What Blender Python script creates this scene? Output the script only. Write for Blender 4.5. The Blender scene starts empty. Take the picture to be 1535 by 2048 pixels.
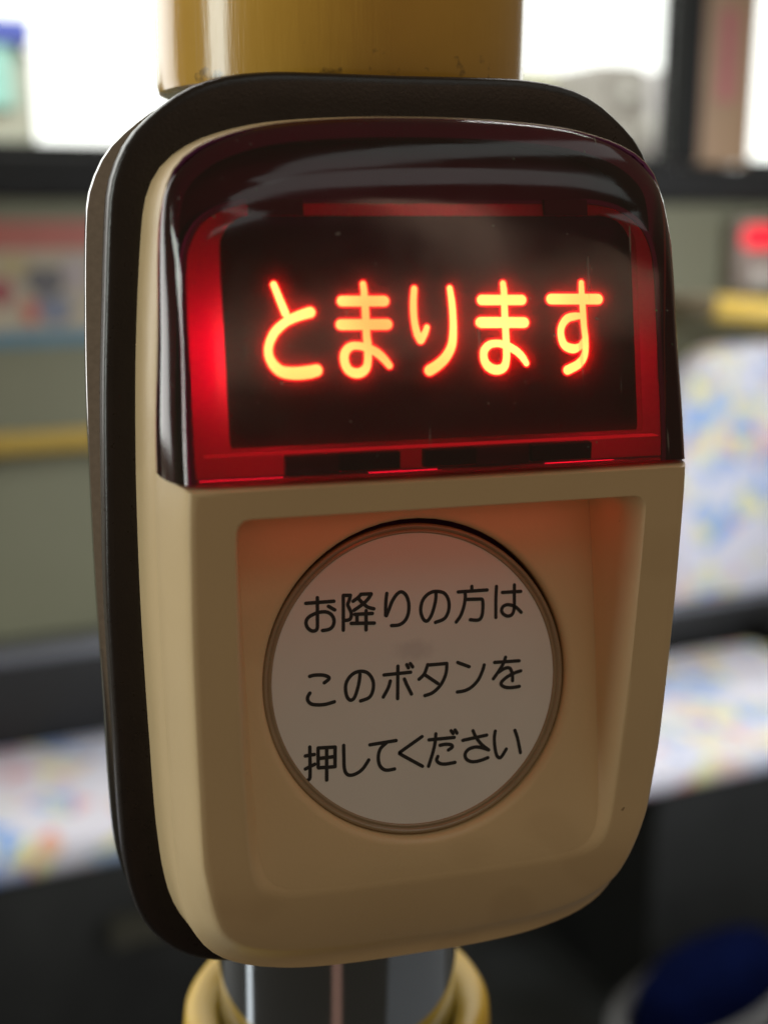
import bpy, bmesh, math, random
from mathutils import Vector, Matrix

random.seed(7)
scene = bpy.context.scene
col = scene.collection
MM = 0.001
rad = math.radians

# ------------------------------------------------------------------ camera
HEAD, PITCH = rad(15.0), rad(13.4)
CAM = Vector((-0.0330, -0.11103, 0.04472))
cd = bpy.data.cameras.new("camera")
cam = bpy.data.objects.new("camera", cd)
col.objects.link(cam)
cam.location = CAM
cam.rotation_euler = (rad(90) - PITCH, 0.0, -HEAD)
cd.sensor_fit = 'VERTICAL'
cd.sensor_height = 36.0
cd.lens = 36.0 * 2450.0 / 2048.0
cd.clip_start = 0.005
cd.clip_end = 200.0
cd.dof.use_dof = True
cd.dof.focus_distance = 0.123
cd.dof.aperture_fstop = cd.lens / 2.8       # a 2.8 mm pupil
cd.dof.aperture_blades = 0
scene.camera = cam

# ------------------------------------------------------------------ world and lamps
w = bpy.data.worlds.new("World")
scene.world = w
w.use_nodes = True
bg = w.node_tree.nodes["Background"]
bg.inputs[0].default_value = (0.19, 0.141, 0.092, 1)
bg.inputs[1].default_value = 0.80

def area(name, loc, target, sx, sy, watts, color, spread=180.0):
    l = bpy.data.lights.new(name, 'AREA')
    l.shape = 'RECTANGLE'; l.size = sx; l.size_y = sy
    l.energy = watts; l.color = color; l.spread = rad(spread)
    o = bpy.data.objects.new(name, l); col.objects.link(o)
    o.location = loc
    o.rotation_euler = (Vector(target) - Vector(loc)).to_track_quat('-Z', 'Y').to_euler()
    return o

area("daylight_side_window_left", (-1.20, 0.035, 0.20), (0, 0.03, 0.02), 0.30, 0.80, 6.4, (0.93, 1.0, 0.93))
area("daylight_side_window_right", (1.45, -0.30, 0.30), (0.70, 1.50, -0.30), 0.7, 0.5, 5.0, (0.88, 0.94, 1.0), 55)
area("daylight_front_left", (-1.6, -0.45, 0.55), (-0.35, 1.35, -0.65), 0.6, 0.4, 1.7, (0.90, 0.95, 1.0), 40)
area("ceiling_strip_near", (0.42, -0.95, 0.95), (0, 0.0, 0.05), 1.35, 0.26, 0.75, (0.90, 1.0, 0.98))
area("ceiling_strip_far", (0.42, -0.40, 0.95), (0, 0.0, 0.05), 1.35, 0.17, 0.46, (0.90, 1.0, 0.98))
area("lens_reflection_fill", (0.32, -0.93, 0.34), (0, 0.0, 0.035), 0.75, 0.07, 0.15, (1.0, 0.66, 0.45))  # lamp added so the lens shows a warm reflection band
o = area("lens_reflection_fill_small", (0.30, -0.90, 0.45), (0, 0.0, 0.035), 0.24, 0.08, 0.060, (1.0, 0.70, 0.50))  # added for a second, smaller warm reflection in the lens
o.data.shape = 'ELLIPSE'; o.rotation_euler.rotate_axis('Z', rad(-38))
area("chrome_pink_fill", (-0.26, -1.0, -0.82), (0, 0.03, -0.06), 0.17, 0.34, 0.034, (1.0, 0.52, 0.38))  # added to put a pink reflected strip on the chrome tube
area("chrome_streak_fill", (-0.92, 0.27, -0.80), (0, 0.03, -0.06), 0.10, 0.40, 0.16, (0.9, 0.97, 1.0))  # added low lamp for the bright streak on the chrome
area("chrome_grey_fill", (0.95, -0.25, -0.78), (0, 0.03, -0.06), 1.5, 0.50, 0.14, (0.85, 0.92, 1.0))  # broad lamp added for the grey reflection on the chrome

vs = scene.view_settings
vs.view_transform = 'Standard'; vs.look = 'None'; vs.exposure = 0.0; vs.gamma = 1.0
vs.use_curve_mapping = False
scene.render.engine = 'CYCLES'
scene.cycles.use_denoising = True
scene.cycles.max_bounces = 10
scene.cycles.transparent_max_bounces = 16
scene.cycles.sample_clamp_indirect = 6.0
scene.cycles.caustics_reflective = False

# ------------------------------------------------------------------ materials
def new_mat(name):
    m = bpy.data.materials.new(name); m.use_nodes = True
    nt = m.node_tree
    return m, nt, nt.nodes["Principled BSDF"]

def N(nt, kind, **kw):
    n = nt.nodes.new(kind)
    for k, v in kw.items():
        if hasattr(n, k): setattr(n, k, v)
    return n

def ramp(nt, fac, stops):
    r = N(nt, 'ShaderNodeValToRGB')
    e = r.color_ramp.elements
    while len(e) < len(stops): e.new(0.5)
    for el, (p, c) in zip(e, stops):
        el.position = p; el.color = (*c, 1)
    nt.links.new(fac, r.inputs[0])
    return r.outputs[0]

def tex(nt, kind, scale, detail=2.0, vec=None, **kw):
    n = N(nt, kind)
    n.inputs['Scale'].default_value = scale
    if 'Detail' in n.inputs: n.inputs['Detail'].default_value = detail
    for k, v in kw.items(): n.inputs[k].default_value = v
    if vec is None:
        g = N(nt, 'ShaderNodeTexCoord'); vec = g.outputs['Object']
    nt.links.new(vec, n.inputs['Vector'])
    return n

def plain(name, color, rough=0.5, metal=0.0, var=0.06, nscale=40.0, bump=0.0, bscale=900.0, coat=0.0, spec=0.5, roughvar=0.0):
    m, nt, p = new_mat(name)
    n = tex(nt, 'ShaderNodeTexNoise', nscale, 4.0)
    lo = tuple(c * (1 - var) for c in color); hi = tuple(min(1, c * (1 + var)) for c in color)
    nt.links.new(ramp(nt, n.outputs['Fac'], [(0.3, lo), (0.7, hi)]), p.inputs['Base Color'])
    p.inputs['Roughness'].default_value = rough
    p.inputs['Metallic'].default_value = metal
    p.inputs['Specular IOR Level'].default_value = spec
    p.inputs['Coat Weight'].default_value = coat
    p.inputs['Coat Roughness'].default_value = 0.08
    if roughvar:
        n2 = tex(nt, 'ShaderNodeTexNoise', nscale * 6, 5.0)
        mr = N(nt, 'ShaderNodeMapRange')
        mr.inputs[3].default_value = max(0, rough - roughvar); mr.inputs[4].default_value = rough + roughvar
        nt.links.new(n2.outputs['Fac'], mr.inputs[0]); nt.links.new(mr.outputs[0], p.inputs['Roughness'])
    if bump:
        b = N(nt, 'ShaderNodeBump'); b.inputs['Strength'].default_value = bump; b.inputs['Distance'].default_value = 0.0002
        n3 = tex(nt, 'ShaderNodeTexNoise', bscale, 3.0)
        nt.links.new(n3.outputs['Fac'], b.inputs['Height']); nt.links.new(b.outputs[0], p.inputs['Normal'])
    return m

def emit(name, color, strength):
    m = bpy.data.materials.new(name); m.use_nodes = True
    nt = m.node_tree; nt.nodes.clear()
    e = N(nt, 'ShaderNodeEmission'); e.inputs[0].default_value = (*color, 1); e.inputs[1].default_value = strength
    o = N(nt, 'ShaderNodeOutputMaterial'); nt.links.new(e.outputs[0], o.inputs[0])
    return m

M = {}
M['cream'] = plain('cream_plastic', (0.78, 0.585, 0.33), 0.34, var=0.03, nscale=60, bump=0.12, bscale=2600, roughvar=0.06)
def add_specks(m, color, scale, thr, amount=0.8):
    nt = m.node_tree; p = nt.nodes["Principled BSDF"]
    src = p.inputs['Base Color'].links[0].from_socket
    n = tex(nt, 'ShaderNodeTexNoise', scale, 2.0)
    mr = N(nt, 'ShaderNodeMapRange'); mr.inputs[1].default_value = thr; mr.inputs[2].default_value = thr + 0.03; mr.inputs[3].default_value = 0.0; mr.inputs[4].default_value = amount
    nt.links.new(n.outputs['Fac'], mr.inputs[0])
    mx = N(nt, 'ShaderNodeMix', data_type='RGBA')
    nt.links.new(mr.outputs[0], mx.inputs[0]); nt.links.new(src, mx.inputs[6]); mx.inputs[7].default_value = (*color, 1)
    nt.links.new(mx.outputs[2], p.inputs['Base Color'])
add_specks(M['cream'], (0.22, 0.13, 0.06), 700, 0.765, 0.7)
add_specks(M['cream'], (0.60, 0.42, 0.22), 45, 0.60, 0.22)
M['black'] = plain('dark_brown_plastic', (0.019, 0.0135, 0.0115), 0.30, var=0.15, nscale=200, bump=0.12, bscale=3000, roughvar=0.08)
M['chrome'] = plain('chrome_tube', (0.60, 0.62, 0.64), 0.09, 1.0, var=0.05, nscale=50, roughvar=0.05)
M['print'] = plain('black_print', (0.012, 0.012, 0.013), 0.55, var=0.1)
M['void'] = plain('black_liner', (0.006, 0.004, 0.005), 0.7, var=0.1)
M['liner'] = plain('plum_lens_liner', (0.22, 0.035, 0.17), 0.55, var=0.15, nscale=80)
M['panel'] = plain('black_display_mask', (0.006, 0.005, 0.006), 0.32, var=0.1, nscale=120)
M['lip'] = plain('clear_brown_ring', (0.34, 0.25, 0.15), 0.18, var=0.1, nscale=200, coat=0.6)
M['led'] = emit('red_led', (1.0, 0.004, 0.10), 210.0)
M['led_bar'] = emit('red_led_bar', (1.0, 0.004, 0.05), 4.0)
M['red_spill'] = emit('added_spill_glow', (1.0, 0.06, 0.03), 1.15)
M['core'] = emit('lit_letter', (1.0, 0.95, 0.12), 4.4)
M['halo'] = emit('painted_letter_halo', (1.0, 0.02, 0.03), 1.7)
_nt = M['core'].node_tree
_n = tex(_nt, 'ShaderNodeTexNoise', 95.0, 1.0)
_mr = N(_nt, 'ShaderNodeMapRange'); _mr.inputs[1].default_value = 0.3; _mr.inputs[2].default_value = 0.7; _mr.inputs[3].default_value = 3.2; _mr.inputs[4].default_value = 9.0
_nt.links.new(_n.outputs['Fac'], _mr.inputs[0])
_nt.links.new(_mr.outputs[0], next(q for q in _nt.nodes if q.type == 'EMISSION').inputs[1])
M['ledge_glow'] = emit('painted_ledge_glow', (1.0, 0.015, 0.03), 0.42)

# brushed metal of the clamp
m, nt, p = new_mat('brushed_metal'); M['brushed'] = m
g = N(nt, 'ShaderNodeTexCoord'); mp = N(nt, 'ShaderNodeMapping'); mp.inputs['Scale'].default_value = (1500, 40, 1500)
nt.links.new(g.outputs['Object'], mp.inputs[0])
n = tex(nt, 'ShaderNodeTexNoise', 1.0, 3.0, mp.outputs[0])
p.inputs['Metallic'].default_value = 1.0
nt.links.new(ramp(nt, n.outputs['Fac'], [(0.3, (0.50, 0.49, 0.48)), (0.7, (0.58, 0.57, 0.56))]), p.inputs['Base Color'])
p.inputs['Roughness'].default_value = 0.13
b = N(nt, 'ShaderNodeBump'); b.inputs['Strength'].default_value = 0.05; b.inputs['Distance'].default_value = 0.0001
nt.links.new(n.outputs['Fac'], b.inputs['Height']); nt.links.new(b.outputs[0], p.inputs['Normal'])

# yellow vinyl sleeve with scuffs and dirt at its lower edge
m, nt, p = new_mat('yellow_vinyl'); M['yellow'] = m
g = N(nt, 'ShaderNodeTexCoord')
n1 = tex(nt, 'ShaderNodeTexNoise', 60, 4.0, g.outputs['Object'])
base = ramp(nt, n1.outputs['Fac'], [(0.3, (0.66, 0.36, 0.045)), (0.7, (0.78, 0.45, 0.07))])
sep = N(nt, 'ShaderNodeSeparateXYZ'); nt.links.new(g.outputs['Object'], sep.inputs[0])
n2 = tex(nt, 'ShaderNodeTexNoise', 420, 6.0, g.outputs['Object'])
mr = N(nt, 'ShaderNodeMapRange'); mr.inputs[1].default_value = 0.0; mr.inputs[2].default_value = 0.007
mr.inputs[3].default_value = 0.47; mr.inputs[4].default_value = 0.20
nt.links.new(sep.outputs['Z'], mr.inputs[0])
lt = N(nt, 'ShaderNodeMath', operation='LESS_THAN'); nt.links.new(n2.outputs['Fac'], lt.inputs[0])
mm = N(nt, 'ShaderNodeMath', operation='SUBTRACT'); nt.links.new(mr.outputs[0], mm.inputs[0]); nt.links.new(n2.outputs['Fac'], mm.inputs[1])
ms = N(nt, 'ShaderNodeMath', operation='MULTIPLY'); ms.inputs[1].default_value = 7.0; ms.use_clamp = True
nt.links.new(mm.outputs[0], ms.inputs[0])
mx = N(nt, 'ShaderNodeMix', data_type='RGBA')
nt.links.new(ms.outputs[0], mx.inputs[0]); nt.links.new(base, mx.inputs[6]); mx.inputs[7].default_value = (0.10, 0.06, 0.025, 1)
nt.links.new(mx.outputs[2], p.inputs['Base Color'])
p.inputs['Roughness'].default_value = 0.21; p.inputs['Coat Weight'].default_value = 0.6; p.inputs['Coat Roughness'].default_value = 0.12
mps = N(nt, 'ShaderNodeMapping'); mps.inputs['Scale'].default_value = (900, 900, 120)
nt.links.new(g.outputs['Object'], mps.inputs[0])
n4 = tex(nt, 'ShaderNodeTexNoise', 1.0, 5.0, mps.outputs[0])
b = N(nt, 'ShaderNodeBump'); b.inputs['Strength'].default_value = 0.18; b.inputs['Distance'].default_value = 0.0003
nt.links.new(n4.outputs['Fac'], b.inputs['Height']); nt.links.new(b.outputs[0], p.inputs['Normal'])

# red smoked lens: tinted, clear, glossy skin with fine scuffs
m = bpy.data.materials.new('red_smoked_lens'); m.use_nodes = True; M['lens'] = m
nt = m.node_tree; nt.nodes.clear()
out = N(nt, 'ShaderNodeOutputMaterial')
tr = N(nt, 'ShaderNodeBsdfTransparent'); tr.inputs[0].default_value = (0.80, 0.22, 0.40, 1)
gl = N(nt, 'ShaderNodeBsdfGlossy'); gl.inputs['Color'].default_value = (1, 1, 1, 1)
g = N(nt, 'ShaderNodeTexCoord')
n = tex(nt, 'ShaderNodeTexNoise', 300, 6.0, g.outputs['Object'])
mr = N(nt, 'ShaderNodeMapRange'); mr.inputs[1].default_value = 0.35; mr.inputs[2].default_value = 0.75
mr.inputs[3].default_value = 0.075; mr.inputs[4].default_value = 0.13
nt.links.new(n.outputs['Fac'], mr.inputs[0]); nt.links.new(mr.outputs[0], gl.inputs['Roughness'])
nb = tex(nt, 'ShaderNodeTexNoise', 120, 2.0, g.outputs['Object'])
b = N(nt, 'ShaderNodeBump'); b.inputs['Strength'].default_value = 0.02; b.inputs['Distance'].default_value = 0.0006
nt.links.new(nb.outputs['Fac'], b.inputs['Height']); nt.links.new(b.outputs[0], gl.inputs['Normal'])
fr = N(nt, 'ShaderNodeFresnel'); fr.inputs[0].default_value = 1.55
mix = N(nt, 'ShaderNodeMixShader')
nt.links.new(fr.outputs[0], mix.inputs[0]); nt.links.new(tr.outputs[0], mix.inputs[1]); nt.links.new(gl.outputs[0], mix.inputs[2])
dn = tex(nt, 'ShaderNodeTexNoise', 1500, 1.0, g.outputs['Object'])            # dust grains
dr = N(nt, 'ShaderNodeMapRange'); dr.inputs[1].default_value = 0.765; dr.inputs[2].default_value = 0.80; dr.inputs[4].default_value = 0.30
nt.links.new(dn.outputs['Fac'], dr.inputs[0])
sm = N(nt, 'ShaderNodeMapping'); sm.inputs['Rotation'].default_value = (0.0, 0.35, 0.0); sm.inputs['Scale'].default_value = (1400, 300, 90)
nt.links.new(g.outputs['Object'], sm.inputs[0])
sn = tex(nt, 'ShaderNodeTexNoise', 1.0, 1.0, sm.outputs[0])                   # short hairline scratches
sr = N(nt, 'ShaderNodeMapRange'); sr.inputs[1].default_value = 0.745; sr.inputs[2].default_value = 0.775; sr.inputs[4].default_value = 0.30
nt.links.new(sn.outputs['Fac'], sr.inputs[0])
da = N(nt, 'ShaderNodeMath', operation='MAXIMUM'); nt.links.new(dr.outputs[0], da.inputs[0]); nt.links.new(sr.outputs[0], da.inputs[1])
dd = N(nt, 'ShaderNodeBsdfDiffuse'); dd.inputs[0].default_value = (0.5, 0.45, 0.42, 1)
mix2 = N(nt, 'ShaderNodeMixShader'); nt.links.new(da.outputs[0], mix2.inputs[0]); nt.links.new(mix.outputs[0], mix2.inputs[1]); nt.links.new(dd.outputs[0], mix2.inputs[2])
nt.links.new(mix2.outputs[0], out.inputs[0])

def veil(name, tint, scatter, amount):
    m = bpy.data.materials.new(name); m.use_nodes = True
    nt = m.node_tree; nt.nodes.clear()
    out = N(nt, 'ShaderNodeOutputMaterial')
    a = N(nt, 'ShaderNodeBsdfTransparent'); a.inputs[0].default_value = (*tint, 1)
    t = N(nt, 'ShaderNodeBsdfTranslucent'); t.inputs[0].default_value = (*scatter, 1)
    mx = N(nt, 'ShaderNodeMixShader'); mx.inputs[0].default_value = amount
    nt.links.new(a.outputs[0], mx.inputs[1]); nt.links.new(t.outputs[0], mx.inputs[2]); nt.links.new(mx.outputs[0], out.inputs[0])
    return m
M['film'] = veil('added_halo_film', (1, 1, 1), (1.0, 0.02, 0.03), 0.22)

m = bpy.data.materials.new('crimson_light_guide'); m.use_nodes = True; M['guide'] = m
nt = m.node_tree; nt.nodes.clear()
out = N(nt, 'ShaderNodeOutputMaterial')
d = N(nt, 'ShaderNodeBsdfDiffuse'); d.inputs[0].default_value = (0.30, 0.012, 0.03, 1)
t = N(nt, 'ShaderNodeBsdfTranslucent'); t.inputs[0].default_value = (0.85, 0.10, 0.30, 1)
mx = N(nt, 'ShaderNodeMixShader'); mx.inputs[0].default_value = 0.5
nt.links.new(d.outputs[0], mx.inputs[1]); nt.links.new(t.outputs[0], mx.inputs[2]); nt.links.new(mx.outputs[0], out.inputs[0])

def glass(name, tint=(0.96, 0.98, 0.97)):
    m = bpy.data.materials.new(name); m.use_nodes = True
    nt = m.node_tree; nt.nodes.clear()
    out = N(nt, 'ShaderNodeOutputMaterial')
    a = N(nt, 'ShaderNodeBsdfTransparent'); a.inputs[0].default_value = (*tint, 1)
    gl = N(nt, 'ShaderNodeBsdfGlossy'); gl.inputs['Roughness'].default_value = 0.03
    mx = N(nt, 'ShaderNodeMixShader'); mx.inputs[0].default_value = 0.06
    nt.links.new(a.outputs[0], mx.inputs[1]); nt.links.new(gl.outputs[0], mx.inputs[2]); nt.links.new(mx.outputs[0], out.inputs[0])
    return m
M['glass'] = glass('window_glass')

# white label disc with one greyish thumb smudge
m, nt, p = new_mat('white_label'); M['label'] = m
g = N(nt, 'ShaderNodeTexCoord')
mp = N(nt, 'ShaderNodeMapping'); mp.inputs['Location'].default_value = (0, 0, 0)
nt.links.new(g.outputs['Object'], mp.inputs[0])
n = tex(nt, 'ShaderNodeTexNoise', 90, 4.0, g.outputs['Object'])
base = ramp(nt, n.outputs['Fac'], [(0.3, (0.80, 0.78, 0.74)), (0.7, (0.84, 0.82, 0.78))])
vm = N(nt, 'ShaderNodeVectorMath', operation='SUBTRACT'); vm.inputs[1].default_value = (-0.0015, 0.0, 0.0)
nt.links.new(g.outputs['Object'], vm.inputs[0])
SMUDGE = vm
vl = N(nt, 'ShaderNodeVectorMath', operation='MULTIPLY'); vl.inputs[1].default_value = (480, 0, 900)
nt.links.new(vm.outputs[0], vl.inputs[0])
ln = N(nt, 'ShaderNodeVectorMath', operation='LENGTH'); nt.links.new(vl.outputs[0], ln.inputs[0])
ns = tex(nt, 'ShaderNodeTexNoise', 900, 3.0, g.outputs['Object'])
ad = N(nt, 'ShaderNodeMath', operation='ADD'); nt.links.new(ln.outputs['Value'], ad.inputs[0]); nt.links.new(ns.outputs['Fac'], ad.inputs[1])
mr = N(nt, 'ShaderNodeMapRange'); mr.inputs[1].default_value = 0.9; mr.inputs[2].default_value = 1.7; mr.inputs[3].default_value = 0.30; mr.inputs[4].default_value = 0.0
nt.links.new(ad.outputs[0], mr.inputs[0])
mx = N(nt, 'ShaderNodeMix', data_type='RGBA'); nt.links.new(mr.outputs[0], mx.inputs[0]); nt.links.new(base, mx.inputs[6]); mx.inputs[7].default_value = (0.42, 0.38, 0.40, 1)
nt.links.new(mx.outputs[2], p.inputs['Base Color'])
p.inputs['Roughness'].default_value = 0.32; p.inputs['Specular IOR Level'].default_value = 0.35

# patterned seat fabric
m, nt, p = new_mat('patterned_seat_fabric'); M['fabric'] = m
v = tex(nt, 'ShaderNodeTexVoronoi', 9.0)
v.inputs['Randomness'].default_value = 1.0
hs = N(nt, 'ShaderNodeSeparateColor'); nt.links.new(v.outputs['Color'], hs.inputs[0])
pal = ramp(nt, hs.outputs[0], [(0.0, (0.62, 0.62, 0.68)), (0.36, (0.60, 0.60, 0.68)), (0.40, (0.16, 0.28, 0.62)), (0.56, (0.20, 0.38, 0.70)),
                               (0.60, (0.70, 0.66, 0.30)), (0.72, (0.72, 0.68, 0.36)), (0.76, (0.66, 0.22, 0.22)), (0.86, (0.64, 0.62, 0.68))])
nn = tex(nt, 'ShaderNodeTexNoise', 12.0, 3.0)
mx = N(nt, 'ShaderNodeMix', data_type='RGBA')
f2 = ramp(nt, nn.outputs['Fac'], [(0.35, (0.0, 0.0, 0.0)), (0.65, (0.5, 0.5, 0.5))])
nt.links.new(f2, mx.inputs[0]); nt.links.new(pal, mx.inputs[6]); mx.inputs[7].default_value = (0.60, 0.60, 0.68, 1)
nt.links.new(mx.outputs[2], p.inputs['Base Color'])
p.inputs['Roughness'].default_value = 0.9

# ------------------------------------------------------------------ mesh helpers
class MB:
    def __init__(self):
        self.v = []; self.f = []; self.mi = []
    def add(self, verts, faces, mi=0):
        o = len(self.v)
        self.v += [tuple(q) for q in verts]
        self.f += [tuple(i + o for i in fc) for fc in faces]
        self.mi += [mi] * len(faces)
    def loft(self, rings, mi=0, closed=True, cap0=False, cap1=False):
        n = len(rings[0]); vs = [q for r in rings for q in r]; fs = []
        for k in range(len(rings) - 1):
            for i in range(n if closed else n - 1):
                j = (i + 1) % n
                fs.append((k * n + i, k * n + j, (k + 1) * n + j, (k + 1) * n + i))
        if cap0: fs.append(tuple(range(n)))
        if cap1: fs.append(tuple((len(rings) - 1) * n + i for i in range(n - 1, -1, -1)))
        self.add(vs, fs, mi)
    def box(self, a, b, mi=0):
        x0, y0, z0 = a; x1, y1, z1 = b
        self.add([(x0, y0, z0), (x1, y0, z0), (x1, y1, z0), (x0, y1, z0), (x0, y0, z1), (x1, y0, z1), (x1, y1, z1), (x0, y1, z1)],
                 [(0, 3, 2, 1), (4, 5, 6, 7), (0, 1, 5, 4), (1, 2, 6, 5), (2, 3, 7, 6), (3, 0, 4, 7)], mi)
    def lathe_z(self, prof, n=96, cx=0.0, cy=0.0, mi=0, caps=False):
        rings = [[(cx + r * math.cos(2 * math.pi * i / n), cy + r * math.sin(2 * math.pi * i / n), z) for i in range(n)] for r, z in prof]
        self.loft(rings, mi, True, caps, caps)
    def tube(self, pts, r, n=20, mi=0):
        pts = [Vector(q) for q in pts]; rings = []
        up = Vector((0, 0, 1))
        for i, q in enumerate(pts):
            d = (pts[min(i + 1, len(pts) - 1)] - pts[max(i - 1, 0)]).normalized()
            a = d.cross(up)
            if a.length < 1e-3: a = d.cross(Vector((0, 1, 0)))
            a.normalize(); b = a.cross(d)
            rings.append([tuple(q + (a * math.cos(t) + b * math.sin(t)) * r) for t in (2 * math.pi * k / n for k in range(n))])
        self.loft(rings, mi, True, True, True)
    def build(self, name, mats, parent=None, off=(0, 0, 0), sharp=32.0, bevel=0.0, seg=3, scale=1.0):
        me = bpy.data.meshes.new(name)
        me.from_pydata([((x - off[0]) * scale, (y - off[1]) * scale, (z - off[2]) * scale) for x, y, z in self.v], [], self.f)
        if not isinstance(mats, (list, tuple)): mats = [mats]
        for mt in mats: me.materials.append(mt)
        for pg, i in zip(me.polygons, self.mi): pg.material_index = i
        bm = bmesh.new(); bm.from_mesh(me)
        bmesh.ops.remove_doubles(bm, verts=bm.verts, dist=2e-7)
        bmesh.ops.recalc_face_normals(bm, faces=bm.faces)
        if bevel:
            bmesh.ops.bevel(bm, geom=[e for e in bm.edges if e.is_manifold and e.calc_face_angle(0) > rad(35)], offset=bevel, segments=seg, profile=0.5, affect='EDGES')
        for fc in bm.faces: fc.smooth = True
        for e in bm.edges:
            if e.is_manifold and e.calc_face_angle(0) > rad(sharp): e.smooth = False
        bm.to_mesh(me); bm.free()
        o = bpy.data.objects.new(name, me); col.objects.link(o)
        if parent is not None: o.parent = parent
        return o

def tag(o, label=None, cat=None, group=None, kind=None):
    if label: o['label'] = label
    if cat: o['category'] = cat
    if group: o['group'] = group
    if kind: o['kind'] = kind
    return o

def empty(name, loc, rz=0.0):
    o = bpy.data.objects.new(name, None); col.objects.link(o)
    o.empty_display_size = 0.01
    o.location = loc; o.rotation_euler = (0, 0, rz)
    return o

def catmull(pts, per=8):
    out = []
    n = len(pts)
    for i in range(n - 1):
        p0, p1, p2, p3 = pts[max(i - 1, 0)], pts[i], pts[i + 1], pts[min(i + 2, n - 1)]
        for k in range(per):
            t = k / per
            out.append(tuple(0.5 * (2 * b + (c - a) * t + (2 * a - 5 * b + 4 * c - d) * t * t + (3 * b - a - 3 * c + d) * t ** 3)
                             for a, b, c, d in zip(p0, p1, p2, p3)))
    out.append(tuple(pts[-1]))
    return out

def half_profile(prof, n):
    """(z, half width) control points, smoothed and resampled to n points of even arc length"""
    pts = catmull(prof, 10)
    L = [0.0]
    for a, b in zip(pts, pts[1:]): L.append(L[-1] + math.hypot(b[0] - a[0], b[1] - a[1]))
    res = []; j = 0
    for i in range(n):
        s = L[-1] * i / (n - 1)
        while j < len(L) - 2 and L[j + 1] < s: j += 1
        t = (s - L[j]) / max(L[j + 1] - L[j], 1e-9)
        res.append(tuple(a + (b - a) * t for a, b in zip(pts[j], pts[j + 1])))
    return res

NS, NE = 84, 16
def outline(prof, xc, inset=0.0, edge_inset=0.0, lean=0.0):
    """closed loop of (x, z) in mm: optional flat top edge, right side, optional flat bottom edge, left side; inset along the side normals"""
    hp = half_profile(prof, NS)
    res = []
    for i, (z, hw) in enumerate(hp):
        a, b = hp[max(i - 1, 0)], hp[min(i + 1, NS - 1)]
        dz, dw = b[0] - a[0], b[1] - a[1]
        l = math.hypot(dz, dw) or 1.0
        nz, nw = dw / l, -dz / l                     # outward normal of the right half (z, x)
        I = inset(z) if callable(inset) else inset
        res.append((z - nz * I, max(hw - nw * I, 0.0)))
    if prof[0][1] < 1e-6: res[0] = (res[0][0], 0.0)
    if prof[-1][1] < 1e-6: res[-1] = (res[-1][0], 0.0)
    loop = []
    flat_top = prof[0][1] > 1e-6; flat_bot = prof[-1][1] > 1e-6
    if flat_top:
        z, hw = res[0]; zt = prof[0][0] - edge_inset
        res[0] = (zt, hw)
        for k in range(1, NE): loop.append((xc - hw + 2 * hw * k / NE, zt))
    if flat_bot:
        res[-1] = (prof[-1][0] + edge_inset, res[-1][1])
    loop += [(xc + hw, z) for z, hw in res]
    if flat_bot:
        z, hw = res[-1]
        for k in range(1, NE): loop.append((xc + hw - 2 * hw * k / NE, z))
    left = [(xc - hw, z) for z, hw in reversed(res)]
    if not flat_bot: left = left[1:]
    if not flat_top: left = left[:-1]
    return [(x + lean * min(0.0, z + 8.0), z) for x, z in loop + left]

def mix_loop(A, B, t): return [(a[0] + (b[0] - a[0]) * t, a[1] + (b[1] - a[1]) * t) for a, b in zip(A, B)]
def lift(loop, yf): return [(x * MM, yf(x, z) * MM, z * MM) for x, z in loop]

def ribbon(mb, pts, width_scale, yfun, grow=0.0, mi=0, per=6):
    """a pen stroke with round ends: pts are (x, z, width) in mm"""
    p = catmull(pts, per) if len(pts) > 2 else [tuple(a + (b - a) * t / 4 for a, b in zip(pts[0], pts[1])) for t in range(5)]
    L, R = [], []
    n = len(p)
    dirs = []
    for i in range(n):
        a, b = p[max(i - 1, 0)], p[min(i + 1, n - 1)]
        d = math.hypot(b[0] - a[0], b[1] - a[1]) or 1e-6
        dirs.append(((b[0] - a[0]) / d, (b[1] - a[1]) / d))
    for (x, z, wd), (dx, dz) in zip(p, dirs):
        r = wd * 0.5 * width_scale + grow
        L.append((x - dz * r, z + dx * r)); R.append((x + dz * r, z - dx * r))
    def cap(q, d, sgn):
        r = q[2] * 0.5 * width_scale + grow
        a0 = math.atan2(d[1], d[0])
        return [(q[0] + r * math.cos(a0 + sgn * math.pi / 2 - sgn * math.pi * k / 8), q[1] + r * math.sin(a0 + sgn * math.pi / 2 - sgn * math.pi * k / 8)) for k in range(9)]
    P = lambda q: (q[0] * MM, yfun(q[0], q[1]) * MM, q[1] * MM)
    mb.add([P(q) for q in L] + [P(q) for q in R], [(i, n + i, n + i + 1, i + 1) for i in range(n - 1)], mi)
    for q, d, s in ((p[-1], dirs[-1], 1), (p[0], (-dirs[0][0], -dirs[0][1]), 1)):
        c = cap(q, d, s)
        mb.add([P((q[0], q[1]))] + [P(k) for k in c], [(0, k, k + 1) for k in range(1, 9)], mi)

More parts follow.
